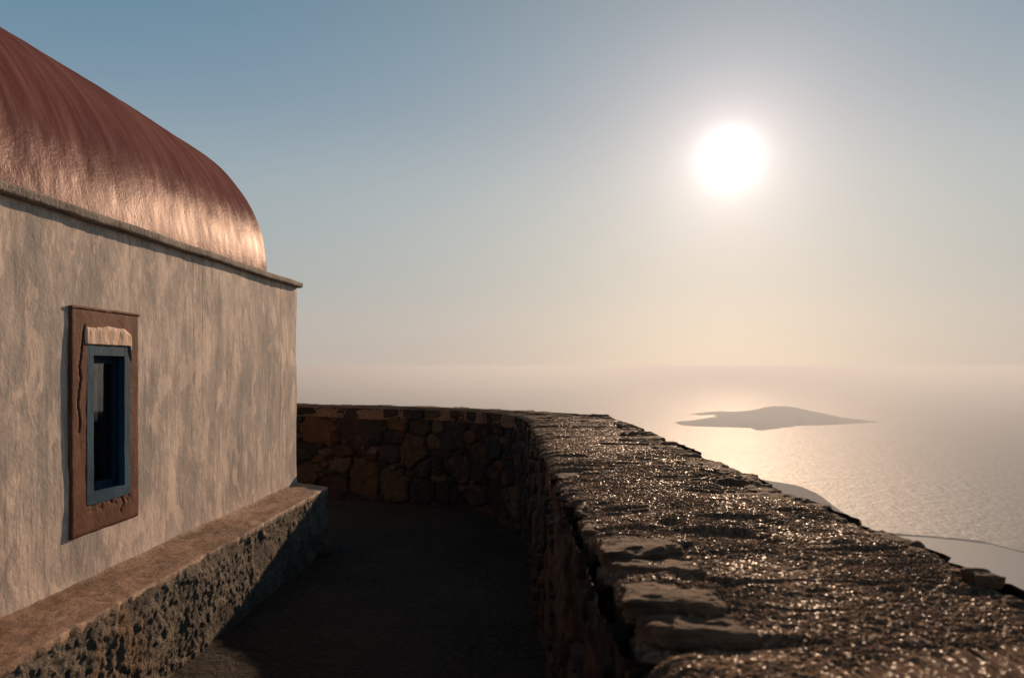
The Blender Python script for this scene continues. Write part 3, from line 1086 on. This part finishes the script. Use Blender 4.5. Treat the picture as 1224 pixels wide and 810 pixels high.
mask = ~(((yc > FY0 + 0.004) & (yc < FY1 - 0.004))[:, None] & ((zc > FZ0 + 0.004) & (zc < FZ1 - 0.004))[None, :])
jag = 0.003 * fbm(a_ * 14, b_ * 14, None, 3, 509)
P = np.stack([h, a_ + jag, b_ + jag], -1)
b = Mesh()
b.grid(P, mask=mask, col=np.repeat(tone[..., None], 3, -1))


def skirt(mesh, e, dx, flip):
    e1 = e.copy()
    e1[..., 0] = dx
    mesh.grid(np.stack([e, e1], 1), flip=flip)


skirt(b, P[0, :], -0.02, False)
skirt(b, P[-1, :], -0.02, True)
skirt(b, P[:, 0], -0.02, True)
skirt(b, P[:, -1], -0.02, False)
# thin drip mould along the top of the surround
b.box(0.002, 0.013, WY0 - 0.002, WY1 + 0.004, WZ1 - 0.012, WZ1 + 0.004, 0.012, 0.003, 512, 20)
# lining of the opening
b.box(-0.16, 0.0, FY0 - 0.03, FY0 + 0.004, FZ0 - 0.03, FZ1 + 0.03)
b.box(-0.16, 0.0, FY1 - 0.004, FY1 + 0.03, FZ0 - 0.03, FZ1 + 0.03)
b.box(-0.16, 0.0, FY0 + 0.0045, FY1 - 0.0045, FZ1 - 0.004, FZ1 + 0.03)
b.box(-0.16, 0.0, FY0 + 0.0045, FY1 - 0.0045, FZ0 - 0.03, FZ0 + 0.004)
win = b.build('window', MAT_SURROUND, chapel)

b = Mesh()
fw = 0.049
b.box(-0.018, 0.0135, FY0, FY0 + fw, FZ0, FZ1, 0.03, 0.0015, 520, 12)
b.box(-0.018, 0.0135, FY1 - fw, FY1, FZ0, FZ1, 0.03, 0.0015, 521, 12)
b.box(-0.018, 0.012, FY0 + fw - 0.001, FY1 - fw + 0.001, FZ1 - 0.055, FZ1 - 0.002, 0.03, 0.0015, 522, 12)
b.box(-0.018, 0.014, FY0 + 0.012, FY1 - 0.012, FZ0 - 0.004, FZ0 + 0.052, 0.03, 0.0015, 523, 12)
b.build('frame', MAT_BLUE, win, smooth=False)
y0, y1, z0, z1 = FY0 + fw, FY1 - fw, FZ0 + 0.052, FZ1 - 0.055
b = Mesh()                                             # reveal behind the frame, its recess shade put into a darker blue
b.box(-0.13, -0.019, y0 - 0.008, y0 - 0.001, z0, z1)
b.box(-0.13, -0.019, y1 + 0.001, y1 + 0.008, z0, z1)
b.box(-0.13, -0.019, y0 - 0.008, y1 + 0.008, z1 + 0.001, z1 + 0.008)
b.box(-0.13, -0.019, y0 - 0.008, y1 + 0.008, z0 - 0.008, z0 - 0.001)
b.build('reveal', MAT_BLUE_SHADED, win, smooth=False)
b = Mesh()                                             # inner sash, set back, in the same shade-darkened blue
b.box(-0.060, -0.036, y0, y0 + 0.020, z0, z1)
b.box(-0.060, -0.036, y1 - 0.024, y1, z0, z1)
b.box(-0.059, -0.037, y0 + 0.020, y1 - 0.024, z1 - 0.040, z1 - 0.001)
b.box(-0.059, -0.037, y0 + 0.020, y1 - 0.024, z0 + 0.001, z0 + 0.040)
b.build('sash', MAT_BLUE_SHADED, win, smooth=False)
b = Mesh()
b.box(-0.050, -0.046, y0 + 0.018, y1 - 0.022, z0 + 0.035, z1 - 0.035)
b.build('glass_pane', MAT_GLASS, win, smooth=False)
b = Mesh()                                             # curtain hanging inside at the left
cyy = np.linspace(-2.80, -2.655, 60)
cz_ = np.linspace(1.313, 1.62, 30)
a_, b_ = np.meshgrid(cyy, cz_, indexing='ij')
xw = -0.085 + 0.006 * np.sin(a_ * 190 + 2 * fbm(a_ * 9, b_ * 2, None, 2, 530)) * (0.7 + 0.3 * b_)
b.grid(np.stack([xw, a_, b_], -1))
b.grid(np.stack([xw - 0.003, a_, b_], -1), flip=True)
b.build('curtain', MAT_CURTAIN, win)
# pale mortar patch over the frame
b = Mesh()
py = np.linspace(FY0 - 0.018, FY1 + 0.016, 70)
topz = 1.806 - 0.018 * sstep(-2.60, -2.52, py) + 0.010 * fbm(py * 14, py * 0, None, 3, 540) - 0.02 * np.exp(-(py - py[0]) / 0.008) - 0.03 * np.exp(-(py[-1] - py) / 0.014)
botz = FZ1 + 0.001 - 0.10 * np.exp(-((py - py[-1]) / 0.010) ** 2)
k = np.linspace(0, 1, 26)
Zp = botz[:, None] * (1 - k) + topz[:, None] * k
Yp = py[:, None] + 0 * Zp
ek = np.sin(np.pi * np.clip(k * 0.5 + 0.5, 0, 1)) ** 0.5
ey = np.clip(np.minimum(py - py[0], py[-1] - py) / 0.012, 0, 1) ** 0.5
Xp = 0.009 + (0.011 * np.minimum(1, ek * 1.6)[None, :]) * ey[:, None] + 0.003 * fbm(Yp * 22, Zp * 12, None, 3, 541)
Pp = np.stack([Xp, Yp, Zp], -1)
b.grid(Pp)
skirt(b, Pp[0, :], 0.0, False)
skirt(b, Pp[-1, :], 0.0, True)
skirt(b, Pp[:, 0], 0.0, True)
skirt(b, Pp[:, -1], 0.0, False)
b.build('mortar_patch', MAT_PATCH, win)

# ---------------------------------------------------------------- patio floor
pp = smooth_path(KI * 0.6 + KO * 0.4, np.linspace(0, 8.4, 120))
poly = np.array([(-7.5, -6.0)] + [tuple(q) for q in pp] + [(-7.5, 9.4)])
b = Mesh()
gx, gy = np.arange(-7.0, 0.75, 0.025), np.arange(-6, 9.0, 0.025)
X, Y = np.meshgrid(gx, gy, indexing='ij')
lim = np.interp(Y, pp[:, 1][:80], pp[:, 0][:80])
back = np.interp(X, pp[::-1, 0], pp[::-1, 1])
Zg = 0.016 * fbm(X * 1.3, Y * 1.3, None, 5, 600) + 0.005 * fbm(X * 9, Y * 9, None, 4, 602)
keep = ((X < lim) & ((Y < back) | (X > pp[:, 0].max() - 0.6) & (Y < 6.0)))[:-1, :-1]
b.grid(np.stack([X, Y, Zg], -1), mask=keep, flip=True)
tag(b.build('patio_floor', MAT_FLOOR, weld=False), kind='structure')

# dark wedge-shaped stone standing in for a drain hole by the plinth's far corner
b = slab_mesh(0.13, 0.075, 0.11, 900, n=16, e=0.7)
for v in b.v:
    k = np.clip((v[:, 2] + 0.11) / 0.22, 0, 1)
    v[:, 0] = v[:, 0] * (1 - 0.75 * k) - 0.03 * k
o = b.build('drain_hole_stone', MAT_SLAB, smooth=False)
o.location = (-1.63, 5.86, 0.10)
tag(o, 'dark wedge-shaped stone standing in for a drain hole at the far corner of the chapel plinth', 'stone')
